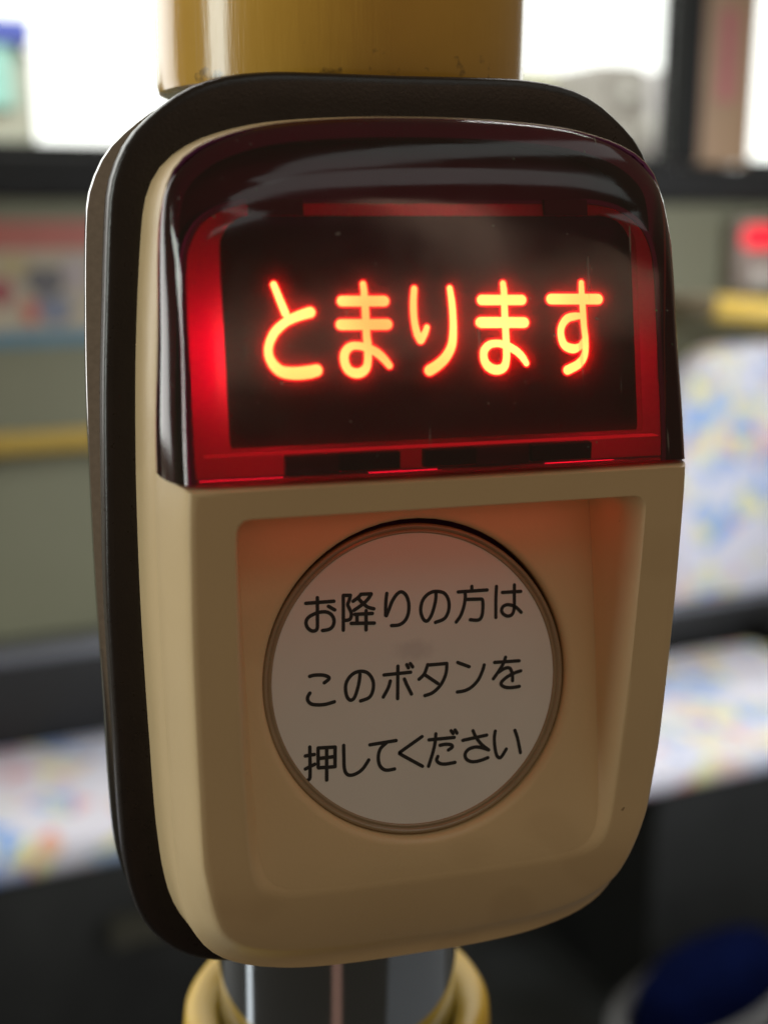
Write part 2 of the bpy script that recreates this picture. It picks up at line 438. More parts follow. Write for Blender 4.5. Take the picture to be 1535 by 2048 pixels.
PRINT = [[[-10.52,7.89,-7.68,7.88],[-9.33,8.35,-9.4,6.87,-9.47,5.49],[-9.47,5.49,-9.62,5.2,-10.04,5.16,-10.46,5.5,-10.6,6.04,-10.36,6.48,-9.76,6.78,-9.04,6.93,-8.41,6.86,-7.95,6.52,-7.76,5.97,-7.93,5.44,-8.34,5.17,-8.98,5.11],[-8.26,7.43,-7.64,7.03]],[[-6.87,4.97,-6.69,8.38],[-6.69,8.38,-5.97,8.33],[-5.97,8.33,-6.12,7.84,-6.29,7.43,-6.05,6.83,-5.97,6.44,-6.14,5.99,-6.62,5.91],[-5.73,7.73,-5.23,8.04,-4.89,8.34],[-4.89,8.36,-3.84,8.32],[-3.84,8.29,-4.19,7.84,-4.78,7.35,-5.69,6.84],[-5.15,7.92,-4.7,7.42,-4.23,7.03,-3.64,6.83],[-5.63,6.43,-3.82,6.38],[-5.4,6.35,-5.44,5.58],[-6.04,5.58,-3.67,5.42],[-4.45,6.7,-4.55,4.82]],[[-2.22,8.23,-2.36,7.39,-2.46,6.08],[-2.38,6.03,-2.06,6.67,-1.7,7.42,-1.17,8.08,-0.67,8.27,-0.2,7.85,0.01,7.05,-0.08,6.12,-0.45,5.41,-1.08,5.03,-1.9,5.01]],[[2.93,7.91,2.88,7.33,2.68,6.56,2.34,5.72,1.94,5.21,1.61,5.22,1.34,5.65,1.23,6.36,1.46,7.2,1.95,7.75,2.54,8.02,3.12,8.03,3.78,7.81,4.17,7.23,4.26,6.52,4.1,5.82,3.65,5.23,2.72,4.95]],[[6.78,8.26,6.76,7.86],[5.29,7.81,8.41,7.78],[6.03,7.64,6.01,7.09,5.8,6.24,5.42,5.4,4.93,4.81],[6.09,7.0,7.69,6.92],[7.69,6.92,7.87,6.75,7.85,5.84,7.64,5.06,7.25,4.82,6.45,4.92]],[[9.44,8.06,9.32,6.84,9.22,4.93],[10.05,7.4,12.07,7.36],[11.4,8.07,11.35,7.16,11.31,6.28,11.21,5.49,10.93,5.04,10.45,4.98,10.03,5.23,9.88,5.6,10.07,5.98,10.55,6.12,11.14,5.98,11.56,5.71,12.01,5.23]],[[-10.52,0.75,-10.0,0.82,-9.21,0.75,-8.67,0.54,-8.6,0.3,-9.08,-0.02],[-10.58,-0.89,-10.82,-1.25,-10.81,-1.64,-10.47,-1.98,-9.84,-2.12,-9.05,-2.14,-8.16,-1.98]],[[-5.4,0.47,-5.5,-0.14,-5.74,-0.97,-6.11,-1.79,-6.52,-1.98,-6.83,-1.64,-6.95,-1.01,-6.88,-0.32,-6.52,0.26,-5.94,0.67,-5.21,0.76,-4.58,0.51,-4.16,-0.11,-4.07,-0.74,-4.23,-1.43,-4.62,-1.93,-5.48,-2.16]],[[-2.93,0.18,-0.14,0.2],[-1.44,0.92,-1.64,-2.3],[-2.31,-0.48,-2.55,-1.12,-3.12,-2.0],[-0.83,-0.42,-0.58,-1.07,-0.17,-1.98],[-0.51,1.0,-0.36,0.67],[-0.14,1.07,0.09,0.73]],[[1.69,0.79,1.44,0.18,1.21,-0.19,0.7,-0.59],[1.69,0.75,3.72,0.73],[3.72,0.73,3.64,-0.02,3.35,-0.78,2.81,-1.52,2.03,-2.08,1.23,-2.28],[1.42,-0.25,2.66,-1.19]],[[4.89,0.72,6.09,0.19],[7.72,0.21,7.5,-0.37,7.03,-1.2,6.32,-1.85,5.55,-2.18,4.7,-2.25]],[[8.86,0.37,11.56,0.3],[10.08,0.79,9.83,0.21,9.28,-0.54,8.65,-1.28],[9.28,-0.66,9.89,-0.35,10.41,-0.32,10.65,-0.66,10.75,-1.23,10.73,-1.67],[11.68,-0.74,10.9,-0.92,10.11,-1.25,9.53,-1.68,9.51,-2.0,9.97,-2.28,10.66,-2.36,11.44,-2.32]],[[-10.88,-6.17,-10.93,-7.55,-11.0,-8.93,-11.1,-9.31,-11.43,-9.47],[-11.37,-7.0,-10.46,-6.95],[-11.44,-8.27,-10.47,-7.91],[-10.05,-6.37,-10.14,-8.26],[-10.05,-6.35,-8.32,-6.44],[-8.32,-6.44,-8.43,-8.37],[-10.1,-8.3,-8.43,-8.37],[-10.05,-7.38,-8.41,-7.37],[-9.18,-6.43,-9.35,-9.59]],[[-7.44,-6.38,-7.48,-7.47,-7.49,-8.63,-7.27,-9.24,-6.8,-9.41,-6.14,-9.25,-5.55,-8.85,-4.95,-8.1]],[[-4.75,-6.61,-2.01,-6.47],[-2.99,-6.56,-3.67,-7.1,-3.94,-7.85,-3.88,-8.65,-3.54,-9.15,-3.05,-9.33,-2.32,-9.29]],[[0.73,-6.36,-1.48,-7.58,-1.69,-7.76,-1.5,-7.97,0.62,-9.35]],[[1.44,-6.77,4.14,-6.81],[2.2,-6.24,2.07,-7.13,1.77,-8.13,1.26,-9.42],[2.59,-7.44,3.18,-7.4,3.76,-7.51,3.88,-7.76,3.45,-8.01],[2.29,-8.54,2.15,-8.89,2.42,-9.23,3.0,-9.39,4.09,-9.34],[3.84,-6.09,4.03,-6.39],[4.26,-6.06,4.45,-6.39]],[[5.04,-7.2,7.65,-6.94],[6.19,-6.34,6.49,-7.05,7.05,-7.83,7.79,-8.47],[7.79,-8.47,6.95,-8.13,6.27,-8.02,5.59,-8.19,5.23,-8.59,5.29,-9.07,5.7,-9.4,6.29,-9.5,6.97,-9.42,7.66,-9.25]],[[8.6,-6.63,8.46,-7.33,8.48,-8.3,8.61,-9.04,8.85,-9.38,9.16,-9.3,9.71,-8.59],[10.75,-6.77,11.01,-7.68,11.24,-9.12]]]
LIT = [[[-13.82,39.14,0.59,-13.36,37.85,0.65,-12.9,36.62,0.72],[-10.65,36.68,0.98,-11.85,36.34,0.88,-12.94,35.85,0.8,-13.94,35.01,0.8,-14.53,33.9,0.76,-14.58,32.98,0.8,-14.2,32.15,0.91,-13.49,31.56,1.03,-12.33,31.37,1.14,-11.04,31.44,1.17,-10.33,31.57,1.09]],[[-7.69,37.61,0.96,-3.74,37.55,0.97],[-7.9,35.54,0.98,-3.57,35.47,1.0],[-5.65,39.08,0.58,-5.58,38.25,0.65,-5.55,36.69,0.72,-5.55,34.51,0.72,-5.49,33.67,0.76,-5.56,32.21,0.72,-5.87,31.49,0.83,-6.6,31.2,0.9,-7.35,31.48,0.84,-7.7,32.17,0.82,-7.66,33.0,0.82,-7.14,33.56,0.76,-6.37,33.64,0.7,-5.5,33.41,0.76,-4.64,32.97,0.79,-4.01,32.38,0.73,-3.54,31.79,0.62]],[[-0.85,38.6,0.6,-0.99,37.34,0.66,-0.99,35.87,0.66,-0.77,34.61,0.71,-0.46,34.07,0.8],[-0.46,34.02,0.8,-0.04,34.59,0.62,0.19,35.13,0.54],[2.56,38.61,0.56,2.7,37.39,0.67,2.75,36.01,0.69,2.71,34.74,0.74,2.51,33.47,0.85,1.89,32.42,0.94,1.06,31.7,1.0,0.25,31.25,1.03]],[[5.63,37.5,0.99,9.59,37.44,0.98],[5.42,35.46,1.03,9.73,35.37,1.03],[7.79,38.96,0.6,7.86,38.05,0.68,7.84,36.45,0.68,7.86,34.19,0.69,7.86,33.12,0.73,7.81,32.05,0.73,7.49,31.3,0.85,6.72,31.11,0.93,5.98,31.45,0.89,5.61,32.11,0.8,5.64,32.86,0.79,6.19,33.4,0.75,7.01,33.52,0.69,7.93,33.28,0.76,8.84,32.77,0.74,9.4,32.22,0.69,9.79,31.61,0.56]],[[12.54,37.47,1.03,17.34,37.39,1.03],[15.68,38.94,0.54,15.68,37.94,0.63,15.73,36.52,0.66,15.78,34.88,0.66,15.88,33.57,0.66,15.73,32.26,0.71,15.09,31.41,0.86,13.92,30.87,0.91],[15.46,35.87,0.59,14.8,35.83,0.75,14.07,35.63,0.79,13.5,34.93,0.72,13.4,34.07,0.72,13.72,33.19,0.82,14.55,32.84,0.91,15.28,33.04,0.66,15.73,33.57,0.59]]]

# ================================================================== setting: bus wall, window, outside
WALL_ROT = rad(8.6)
WS = 1.5                                             # the wall stands 1.8 m from the camera
PW = Vector((CAM.x + 1.2 * WS * math.sin(HEAD), CAM.y + 1.2 * WS * math.cos(HEAD), 0.0))
def Z(z): return CAM.z + (z - CAM.z) * WS            # heights measured at 1.2 m, carried to the wall
def wbox(mb, s0, s1, z0, z1, o0, o1, mi=0):          # along the wall, height, out from the wall
    mb.box((s0 * WS, -o1 * WS, Z(z0)), (s1 * WS, -o0 * WS, Z(z1)), mi)
def at_wall(o):
    o.location = PW; o.rotation_euler = (0, 0, WALL_ROT); return o
def wroot(name): return empty(name, PW, WALL_ROT)

M['wall'] = plain('olive_wall_panel', (0.165, 0.160, 0.098), 0.6, var=0.05, nscale=6)
M['gasket'] = plain('black_rubber', (0.006, 0.006, 0.0055), 0.75, var=0.2, nscale=20)
M['pillar'] = plain('tan_pillar_panel', (0.42, 0.27, 0.16), 0.55, var=0.06, nscale=8)
M['seat_black'] = plain('black_seat_shell', (0.005, 0.005, 0.005), 0.5, var=0.2, nscale=12)
M['grey'] = plain('grey_bar_strip', (0.17, 0.175, 0.20), 0.4, 0.3, var=0.1, nscale=10)
M['skirt'] = plain('dark_seat_box', (0.011, 0.0115, 0.0105), 0.6, var=0.4, nscale=9)
M['rail'] = plain('yellow_rail_paint', (0.72, 0.46, 0.05), 0.35, var=0.06, nscale=12)
M['blue'] = plain('dark_blue_fabric', (0.001, 0.003, 0.022), 1.0, var=0.3, nscale=30, spec=0.05)

mb = MB()
wbox(mb, -0.75, 0.95, -0.70, 0.066, -0.03, 0.0)
wall = at_wall(mb.build('wall', M['wall'])); tag(wall, kind='structure')
mb = MB(); mb.box((-2.2, -2.2, Z(-0.70) - 0.02), (2.6, 2.6, Z(-0.70)))
tag(mb.build('floor', plain('grey_floor', (0.045, 0.047, 0.045), 0.6)), kind='structure')
mb = MB(); wbox(mb, -0.75, 0.95, 0.062, 0.100, -0.031, 0.018)
tag(at_wall(mb.build('window_ledge', M['gasket'], bevel=0.008)), 'long black rubber ledge under the bright bus windows', 'ledge')

# pillar between the two windows, with its pinkish notice strip
pr_ = wroot('window_pillar'); tag(pr_, 'tan pillar with black edge between the two bright windows', 'pillar')
mb = MB(); wbox(mb, 0.352, 0.4205, 0.102, 0.60, -0.03, 0.012); mb.build('pillar_panel', M['pillar'], pr_, bevel=0.004)
mb = MB(); wbox(mb, 0.328, 0.3515, 0.102, 0.60, -0.03, 0.016); mb.build('rubber_edge', M['gasket'], pr_, bevel=0.005)
mb = MB(); wbox(mb, 0.372, 0.392, 0.165, 0.255, 0.0125, 0.0135); mb.build('notice_strip', plain('pink_notice', (0.52, 0.17, 0.17), 0.6), pr_)
for nm, s0, s1, lab in (('window', -0.75, 0.3275, 'wide bus window glowing white, left of the tan pillar'),
                        ('window', 0.421, 0.95, 'bright bus window at the right edge, right of the tan pillar')):
    r_ = wroot(nm); tag(r_, lab, 'window', 'bus windows')
    mb = MB(); wbox(mb, s0, s1, 0.1005, 0.62, -0.012, -0.009); mb.build('pane', M['glass'], r_)
    mb = MB(); wbox(mb, s0, s1, 0.1005, 0.108, -0.008, 0.010); mb.build('lower_seal', M['gasket'], r_, bevel=0.003)

# outside: overcast white daylight and a few washed-out street shapes
mb = MB(); mb.add([(-7, 6.5, -1.2), (9, 6.5, -1.2), (9, 6.5, 7), (-7, 6.5, 7)], [(0, 1, 2, 3)])
sky = at_wall(mb.build('sky', emit('white_overcast_sky', (1.0, 0.99, 0.95), 2.6))); tag(sky, kind='structure')
area("daylight_on_street", (0.6, 2.4, 3.4), (1.0, 5.5, 0.4), 4.0, 1.0, 330, (1.0, 0.98, 0.95))
def outside(name, s0, s1, z0, z1, dist, color, label, cat, extra=None):
    k = dist / 1.2
    zz = lambda z: CAM.z + (z - CAM.z) * k
    cl = Matrix.Rotation(-WALL_ROT, 3, 'Z') @ (CAM - PW)
    o0 = cl.y + (0 - cl.y) * dist / 1.8
    shift = cl.x * (1 - dist / 1.8)
    mb = MB()
    mb.box((s0 * k, o0, zz(z0)), (s1 * k, o0 + 0.5, zz(z1)))
    r = wroot(name)
    mb.build('body', plain(name + '_paint', color, 0.8, var=0.15, nscale=3), r, bevel=0.06)
    if extra: extra(r, k, zz, o0)
    r.location = PW + Matrix.Rotation(WALL_ROT, 3, 'Z') @ Vector((shift, 0, 0))
    tag(r, label, cat)
    return r
def ex_sign(r, k, zz, o0):
    mb = MB(); mb.box((-0.46 * k, o0 - 0.03, zz(0.186)), (-0.318 * k, o0 + 0.45, zz(0.205))); mb.build('top_board', plain('blue_board', (0.10, 0.14, 0.55), 0.6), r)
    mb = MB(); mb.box((-0.46 * k, o0 - 0.02, zz(0.135)), (-0.335 * k, o0 - 0.004, zz(0.184))); mb.build('face', plain('pale_teal_face', (0.40, 0.75, 0.66), 0.6), r)
outside('roadside_kiosk', -0.48, -0.315, 0.02, 0.190, 4.8, (0.42, 0.44, 0.36), 'pale teal kiosk with blue top board outside, at the left edge', 'kiosk', ex_sign)
def ex_win(r, k, zz, o0):
    for a, z in ((0.262, 0.165), (0.288, 0.132), (0.255, 0.118)):
        mb = MB(); mb.box((a * k, o0 - 0.02, zz(z)), ((a + 0.014) * k, o0 - 0.004, zz(z + 0.014))); mb.build('window', plain('pale_pane', (0.85, 0.85, 0.80), 0.4), r)
outside('street_building', 0.232, 0.30, 0.0, 0.200, 5.2, (0.36, 0.34, 0.31), 'grey building outside, left of the tan pillar, washed out by daylight', 'building', ex_win)
outside('street_hedge', 0.13, 0.231, 0.0, 0.190, 5.6, (0.52, 0.52, 0.38), 'pale greenish hedge outside behind the dark housing corner', 'hedge')
outside('street_post', 0.302, 0.324, 0.0, 0.196, 5.5, (0.62, 0.60, 0.60), 'pale grey post outside beside the black pillar edge', 'post')

# poster on the wall, left
r_ = wroot('poster'); tag(r_, 'wall poster with red top band and blue bottom band', 'poster')
mb = MB(); wbox(mb, -0.52, -0.250, -0.061, 0.044, 0.0015, 0.003); mb.build('sheet', plain('poster_paper', (0.36, 0.30, 0.21), 0.5, var=0.12, nscale=14), r_)
mb = MB(); wbox(mb, -0.52, -0.250, 0.020, 0.044, 0.0035, 0.004); mb.build('top_band', plain('poster_red', (0.36, 0.10, 0.07), 0.5), r_)
mb = MB(); wbox(mb, -0.52, -0.250, -0.061, -0.048, 0.0035, 0.004); mb.build('bottom_band', plain('poster_blue', (0.08, 0.17, 0.22), 0.5), r_)
for (s, z, rs, rz_, c) in ((-0.318, -0.006, 0.017, 0.013, (0.10, 0.09, 0.09)), (-0.312, -0.030, 0.015, 0.012, (0.16, 0.17, 0.22)), (-0.332, -0.031, 0.008, 0.010, (0.45, 0.12, 0.08)),
                           (-0.356, -0.014, 0.010, 0.012, (0.28, 0.06, 0.06)), (-0.293, 0.000, 0.012, 0.016, (0.34, 0.28, 0.26)), (-0.345, 0.008, 0.015, 0.008, (0.36, 0.28, 0.13))):
    mb = MB()
    mb.add([(s * WS, -0.0042 * WS, Z(z))] + [((s + rs * math.cos(t)) * WS, -0.0042 * WS, Z(z + rz_ * math.sin(t) * (1 + 0.2 * math.sin(3 * t)))) for t in (2 * math.pi * k / 20 for k in range(20))],
           [(0, 1 + k, 1 + (k + 1) % 20) for k in range(20)])
    mb.build('printed_figure', plain('poster_ink', c, 0.5), r_)

# yellow handrails
def wpt(s, z, o): return (s * WS, -o * WS, Z(z))
r_ = wroot('handrail'); tag(r_, 'straight yellow handrail on the wall at left, under the poster', 'handrail', 'yellow wall handrails')
mb = MB(); mb.tube([wpt(-0.62, -0.1375, 0.05), wpt(-0.45, -0.1375, 0.05), wpt(-0.245, -0.1375, 0.05)], 0.0140); mb.build('bar', plain('darkened_rail_yellow', (0.40, 0.26, 0.04), 0.5, var=0.06, nscale=12), r_)  # bar yellow darkened; the dimmer light here is put into its colour
mb = MB(); mb.tube([wpt(-0.245, -0.1375, 0.05), wpt(-0.235, -0.1375, 0.045), wpt(-0.230, -0.1375, 0.03), wpt(-0.230, -0.1375, 0.0)], 0.016); mb.build('end_bracket', M['gasket'], r_)
r_ = wroot('handrail'); tag(r_, 'yellow handrail above the patterned seat back at right', 'handrail', 'yellow wall handrails')
mb = MB(); mb.tube([wpt(0.315, -0.040, 0.095), wpt(0.36, -0.044, 0.115), wpt(0.42, -0.052, 0.13), wpt(0.52, -0.062, 0.14)], 0.0185); mb.build('bar', M['rail'], r_)
mb = MB(); mb.tube([wpt(0.318, -0.040, 0.098), wpt(0.302, -0.038, 0.088), wpt(0.292, -0.038, 0.06), wpt(0.290, -0.038, 0.0)], 0.0175); mb.build('end_bracket', plain('brown_bracket', (0.12, 0.085, 0.04), 0.5), r_)

# second stop button on the wall, right edge
r_ = wroot('stop_button'); tag(r_, 'small wall stop button glowing red at the right edge, far away', 'stop button', 'bus stop buttons')
mb = MB(); wbox(mb, 0.402, 0.470, -0.030, 0.046, 0.0, 0.022); mb.build('housing', plain('taupe_housing', (0.30, 0.24, 0.20), 0.45), r_, bevel=0.008)
mb = MB(); wbox(mb, 0.409, 0.465, 0.0155, 0.0385, 0.020, 0.030); mb.build('lens', emit('red_lamp', (1.0, 0.022, 0.045), 1.35), r_, bevel=0.012, seg=5)
mb = MB(); wbox(mb, 0.424, 0.448, -0.024, -0.004, 0.0225, 0.026); mb.build('push_disc', plain('pale_disc', (0.6, 0.55, 0.5), 0.5), r_, bevel=0.004)

# ---- seats
def rounded_back(mb, s0, s1, z0, z1, o0, o1, r, mi=0):
    pts = [(s0, z0), (s0, z1 - r)] + [(s0 + r - r * math.cos(a), z1 - r + r * math.sin(a)) for a in (math.pi / 2 * k / 8 for k in range(1, 9))]
    pts += [(s1 - r + r * math.sin(a), z1 - r + r * math.cos(a)) for a in (math.pi / 2 * k / 8 for k in range(0, 9))] + [(s1, z0)]
    rings = []
    for o, ins in ((o0, 0), (o1 - 0.02, 0), (o1 - 0.008, 0.003), (o1, 0.012)):
        cx, cz = (s0 + s1) / 2, (z0 + z1) / 2
        rings.append([wpt(cx + (s - cx) * (1 - ins / (s1 - s0) * 2), cz + (z - cz) * (1 - ins / (z1 - z0) * 2), o) for s, z in pts])
    mb.loft(rings, mi, True, True, True)

def cushion(mb, s0, s1, zt, th, o0, o1):
    wbox(mb, s0, s1, zt - th, zt, o0, o1)

r_ = wroot('bus_seat'); tag(r_, 'patterned bus seat with rounded white backrest at the right edge', 'seat', 'patterned bus seats')
mb = MB(); rounded_back(mb, 0.283, 0.62, -0.356, -0.083, 0.045, 0.085, 0.085); mb.build('backrest', M['fabric'], r_, sharp=60)
mb = MB(); wbox(mb, 0.270, 0.66, -0.425, -0.359, 0.0, 0.075); mb.build('back_frame', M['seat_black'], r_, bevel=0.01)
mb = MB(); wbox(mb, 0.270, 0.66, -0.3585, -0.353, 0.066, 0.092); mb.build('bar_strip', M['grey'], r_, bevel=0.004)
mb = MB(); cushion(mb, 0.02, 0.40, -0.40, 0.030, 0.09, 0.325); mb.build('cushion', M['fabric'], r_, bevel=0.02)
mb = MB(); wbox(mb, 0.15, 0.62, -0.70, -0.432, 0.0, 0.27); mb.build('seat_box', M['skirt'], r_, bevel=0.01)
mb = MB(); wbox(mb, 0.405, 0.43, -0.52, -0.375, 0.10, 0.36); mb.build('side_panel', M['seat_black'], r_, bevel=0.01)

r_ = wroot('bus_seat'); tag(r_, 'patterned bus seat cushion under a black bar at the left edge', 'seat', 'patterned bus seats')
mb = MB(); wbox(mb, -0.60, -0.10, -0.405, -0.322, 0.0, 0.07); mb.build('back_frame', M['seat_black'], r_, bevel=0.01)
mb = MB(); wbox(mb, -0.60, -0.10, -0.3215, -0.312, 0.045, 0.078); mb.build('bar_strip', M['grey'], r_, bevel=0.006)  # grey strip paints the highlight along the top of the black bar
mb = MB(); cushion(mb, -0.56, -0.14, -0.40, 0.032, 0.05, 0.25); mb.build('cushion', M['fabric'], r_, bevel=0.02)
mb = MB(); wbox(mb, -0.60, -0.10, -0.70, -0.436, 0.0, 0.23); mb.build('seat_box', M['skirt'], r_, bevel=0.01)
mb = MB(); wbox(mb, -0.335, -0.290, -0.50, -0.480, 0.235, 0.25); mb.build('label_plate', plain('olive_plate', (0.035, 0.032, 0.02), 0.7), r_)

# dark blue cushion with a grey rim, lower right
r_ = wroot('blue_cushion'); tag(r_, 'dark blue cushion with a curved grey rim at the lower right corner', 'cushion')
CX, CY, CZ = 0.112 * WS, -0.40 * WS, Z(-0.556)
def tilt(x, y, z): return (CX + x, CY + y, CZ + z + 0.22 * x)
mb = MB()
rings = []
for k, (e, dz) in enumerate(((0.0, 0.045), (0.45, 0.042), (0.8, 0.03), (0.96, 0.012), (1.0, -0.01), (0.97, -0.05))):
    rings.append([tilt(0.105 * max(e, 0.02) * math.cos(t), 0.055 * max(e, 0.02) * math.sin(t), dz) for t in (2 * math.pi * q / 40 for q in range(40))])
mb.loft(rings, 0, True, True, True); mb.build('pad', M['blue'], r_, sharp=70)
mb = MB()
mb.tube([tilt(0.122 * math.cos(t), 0.070 * math.sin(t), -0.02) for t in (2 * math.pi * q / 48 for q in range(49))], 0.011); mb.build('rim', plain('dull_grey_rim', (0.09, 0.09, 0.09), 0.7), r_)

# ================================================================== the hand pole
AX, AY = 0.45 * MM, 36.0 * MM
pole = empty('hand_pole', (AX, AY, -0.30)); pole.rotation_euler = (0, rad(0.0), 0)
tag(pole, 'upright bus pole, chrome with yellow sleeves above and below the stop button', 'pole')
off = (AX, AY, -0.30)
def axis(mb):                                       # the pole leans a hair to the right
    mb.v = [(x + 0.0118 * (z - 0.003), y, z) for x, y, z in mb.v]; return mb
mb = MB(); mb.lathe_z([(16.25 * MM, -0.30), (16.25 * MM, 0.02), (16.25 * MM, 0.20)], 128, AX, AY); axis(mb).build('chrome_tube', M['chrome'], pole, off)
mb = MB(); mb.lathe_z([(16.4 * MM, 58.6 * MM), (20.2 * MM, 58.4 * MM), (20.9 * MM, 58.7 * MM), (21.15 * MM, 59.6 * MM), (21.2 * MM, 75 * MM), (21.2 * MM, 0.20)], 160, AX, AY)
o = axis(mb).build('upper_sleeve', M['yellow'], pole, (AX, AY, 58.4 * MM), sharp=50); o.location = (0, 0, 0.30 + 58.4 * MM)
mb = MB(); mb.lathe_z([(16.35 * MM, -61.6 * MM), (17.2 * MM, -60.4 * MM), (19.2 * MM, -59.6 * MM), (20.3 * MM, -59.9 * MM), (21.0 * MM, -61.0 * MM), (21.2 * MM, -63 * MM), (21.2 * MM, -0.30)], 160, AX, AY)
axis(mb).build('lower_sleeve', M['rail'], pole, off, sharp=60)

# ================================================================== the stop button
XC = 1.3
root = empty('stop_button', (XC * MM, 0.020, -0.036))
tag(root, 'large cream stop button with red lit lens on the pole', 'stop button', 'bus stop buttons')
RO = tuple(root.location)

def y_front(x, z):                                  # outer front of the cream body (mm, towards the viewer is negative)
    y = -5.1 - 0.075 * z
    if z < -16: y += 0.018 * (z + 16) ** 2
    return y
def y_lens(x, z):
    return -6.8 + 0.20 * (z - 22) + 0.0009 * (x - XC) ** 2
TAN = math.tan(rad(11))
def y_floor(x, z):
    a, b = TAN * z, y_front(x, z) - 0.25
    d = a - b
    return b + 0.5 * (d + math.sqrt(d * d + 1.2))   # soft maximum

PLATE = [(58.55, 0), (58.6, 8), (58.55, 12.5), (58.05, 16.8), (56.9, 20.3), (54.9, 23.3), (52.3, 26.0), (49, 27.7), (45.6, 28.4), (36, 29.2), (27, 29.8), (17, 30.2), (8, 30.5), (-1, 30.5),
         (-9, 30.4), (-17, 30.1), (-23, 29.6), (-28, 28.3), (-31.6, 26.0), (-34.2, 22.6), (-35.5, 18), (-36.0, 10), (-36.0, 0)]
OUT = [(54.4, 0), (54.3, 6), (53.9, 12), (53.3, 16), (52.2, 19.8), (50.8, 22.4), (49.0, 24.2), (46.2, 25.4), (41, 26.1), (34, 26.7), (27, 27.1), (18, 27.4), (8, 27.5), (-1, 27.4),
       (-9, 27.2), (-17, 26.7), (-23, 25.9), (-27, 24.6), (-30, 22.3), (-32, 18.8), (-33.2, 14), (-33.7, 7.5), (-33.8, 0)]
LEAN = 0.030
const = lambda c: (lambda x, z: c)

# chrome clamp behind
CL = [(z * 0.985 - 0.2, hw + min(1.0, hw / 20.0) * (0.75 + 1.15 * min(1.0, max(0.0, (z - 5) / 38.0)))) for z, hw in PLATE]
mb = MB()
mb.loft([lift(outline(CL, XC - 0.3, i, 0, LEAN), const(y)) for i, y in ((2.0, 24.0), (0.3, 23.9), (0.25, 21.5), (0.0, 17.0), (0.15, 16.4), (0.9, 16.1))], 0, True, True, True)
mb.build('clamp', M['brushed'], root, RO)
# dark base plate
mb = MB()
mb.loft([lift(outline(PLATE, XC - 0.4, i, 0, LEAN), const(y)) for i, y in ((2.0, 16.0), (0.5, 15.9), (0.05, 15.5), (0, 14.8), (0.1, 10.6), (0.18, 10.15), (0.35, 9.85), (0.65, 9.68), (1.2, 9.6), (3.0, 9.58))], 0, True, True, True)
mb.build('base_plate', M['black'], root, RO)

# cream housing: hollow tray behind the lens, solid lower front with the button recess
YM = 2.0
mb = MB()
def ins_t(i): return lambda z: i * (1 - 0.66 * min(1.0, max(0.0, (z - 44) / 7.0)))
tray = [(3.0, 9.5), (0.35, 9.45), (0.05, 9.0), (0.0, 8.2), (0.75, 5.0), (1.33, YM + 0.22), (1.42, YM + 0.06), (1.55, YM)]
mb.loft([lift(outline(OUT, XC, ins_t(i), 0, LEAN), const(y)) for i, y in tray], 0, True, True, False)
mb.loft([lift(outline(OUT, XC, ins_t(i), 0, LEAN), const(y)) for i, y in ((1.55, YM), (2.3, YM), (2.5, YM + 0.3), (2.5, 7.3))], 1, True, False, True)
for q, fc in enumerate(mb.f):
    if mb.mi[q] == 1 and sum(mb.v[i][2] for i in fc) / len(fc) < 20 * MM and len(fc) < 10: mb.mi[q] = 0
SEAM = 21.9
LOW = [(SEAM, 25.89)] + [(z, hw - 1.36) for z, hw in OUT if z < 20 and z > -26]
LOW += [(-26.3, 23.4), (-28.9, 21.15), (-30.75, 17.7), (-31.9, 13.3), (-32.42, 7.2), (-32.5, 0)]
chm = [(0, 0), (0.27, 0.31), (0.53, 0.62), (0.74, 0.86), (0.84, 0.94), (0.93, 0.985), (1.0, 1.0)]
def ins_low(k): return lambda z: k * (2.35 + (1.2 * min(1, max(0, (-16 - z) / 12))))
rings = []
for k, d in chm:
    L = outline(LOW, XC, ins_low(k), 0.30 * max(0, (d - 0.9) / 0.1), LEAN)
    rings.append(lift(L, lambda x, z, d=d: YM + 0.02 + (y_front(x, z) - YM) * d))
rings.insert(0, lift(outline(LOW, XC, 0.0, 0.0, LEAN), const(YM + 0.8)))
mb.loft(rings, 0, True, False, False)
FR = outline(LOW, XC, ins_low(1.0), 0.30, LEAN)
OPEN = [(18.95, 18.3), (18.85, 19.0), (18.3, 19.55), (17.0, 19.75), (10, 19.75), (0, 19.65), (-8, 19.4), (-13, 19.2), (-17, 18.9), (-19.4, 18.1), (-20.6, 16.2), (-21.0, 12.5), (-21.1, 7), (-21.1, 0)]
FLO = [(17.4, 16.9), (17.3, 17.6), (16.8, 18.1), (15.6, 18.3), (9, 18.35), (0, 18.3), (-8, 18.2), (-12.6, 18.05), (-16.2, 17.8), (-18.4, 17.0), (-19.5, 15.2), (-19.9, 11.8), (-20.0, 6.6), (-20.0, 0)]
OP = outline(OPEN, XC); FL = outline(FLO, XC)
mb.loft([lift(mix_loop(FR, OP, t), lambda x, z: y_front(x, z) + 0.02) for t in (0, 0.15, 0.35, 0.55, 0.75, 0.9, 0.97)] +
        [lift(mix_loop(OP, FL, t), (lambda x, z, u=u: y_front(x, z) + 0.02 + (y_floor(x, z) - y_front(x, z)) * u)) for t, u in ((0.0, 0.02), (0.12, 0.08), (0.28, 0.22), (0.55, 0.52), (0.80, 0.82), (0.92, 0.95), (1.0, 0.995))], 0)
BX, BZ, BR = 0.55, -0.30, 15.85
CI = [(BX + BR * math.cos(a), BZ + BR * math.sin(a)) for a in (math.atan2(z - BZ, x - BX) for x, z in FL)]
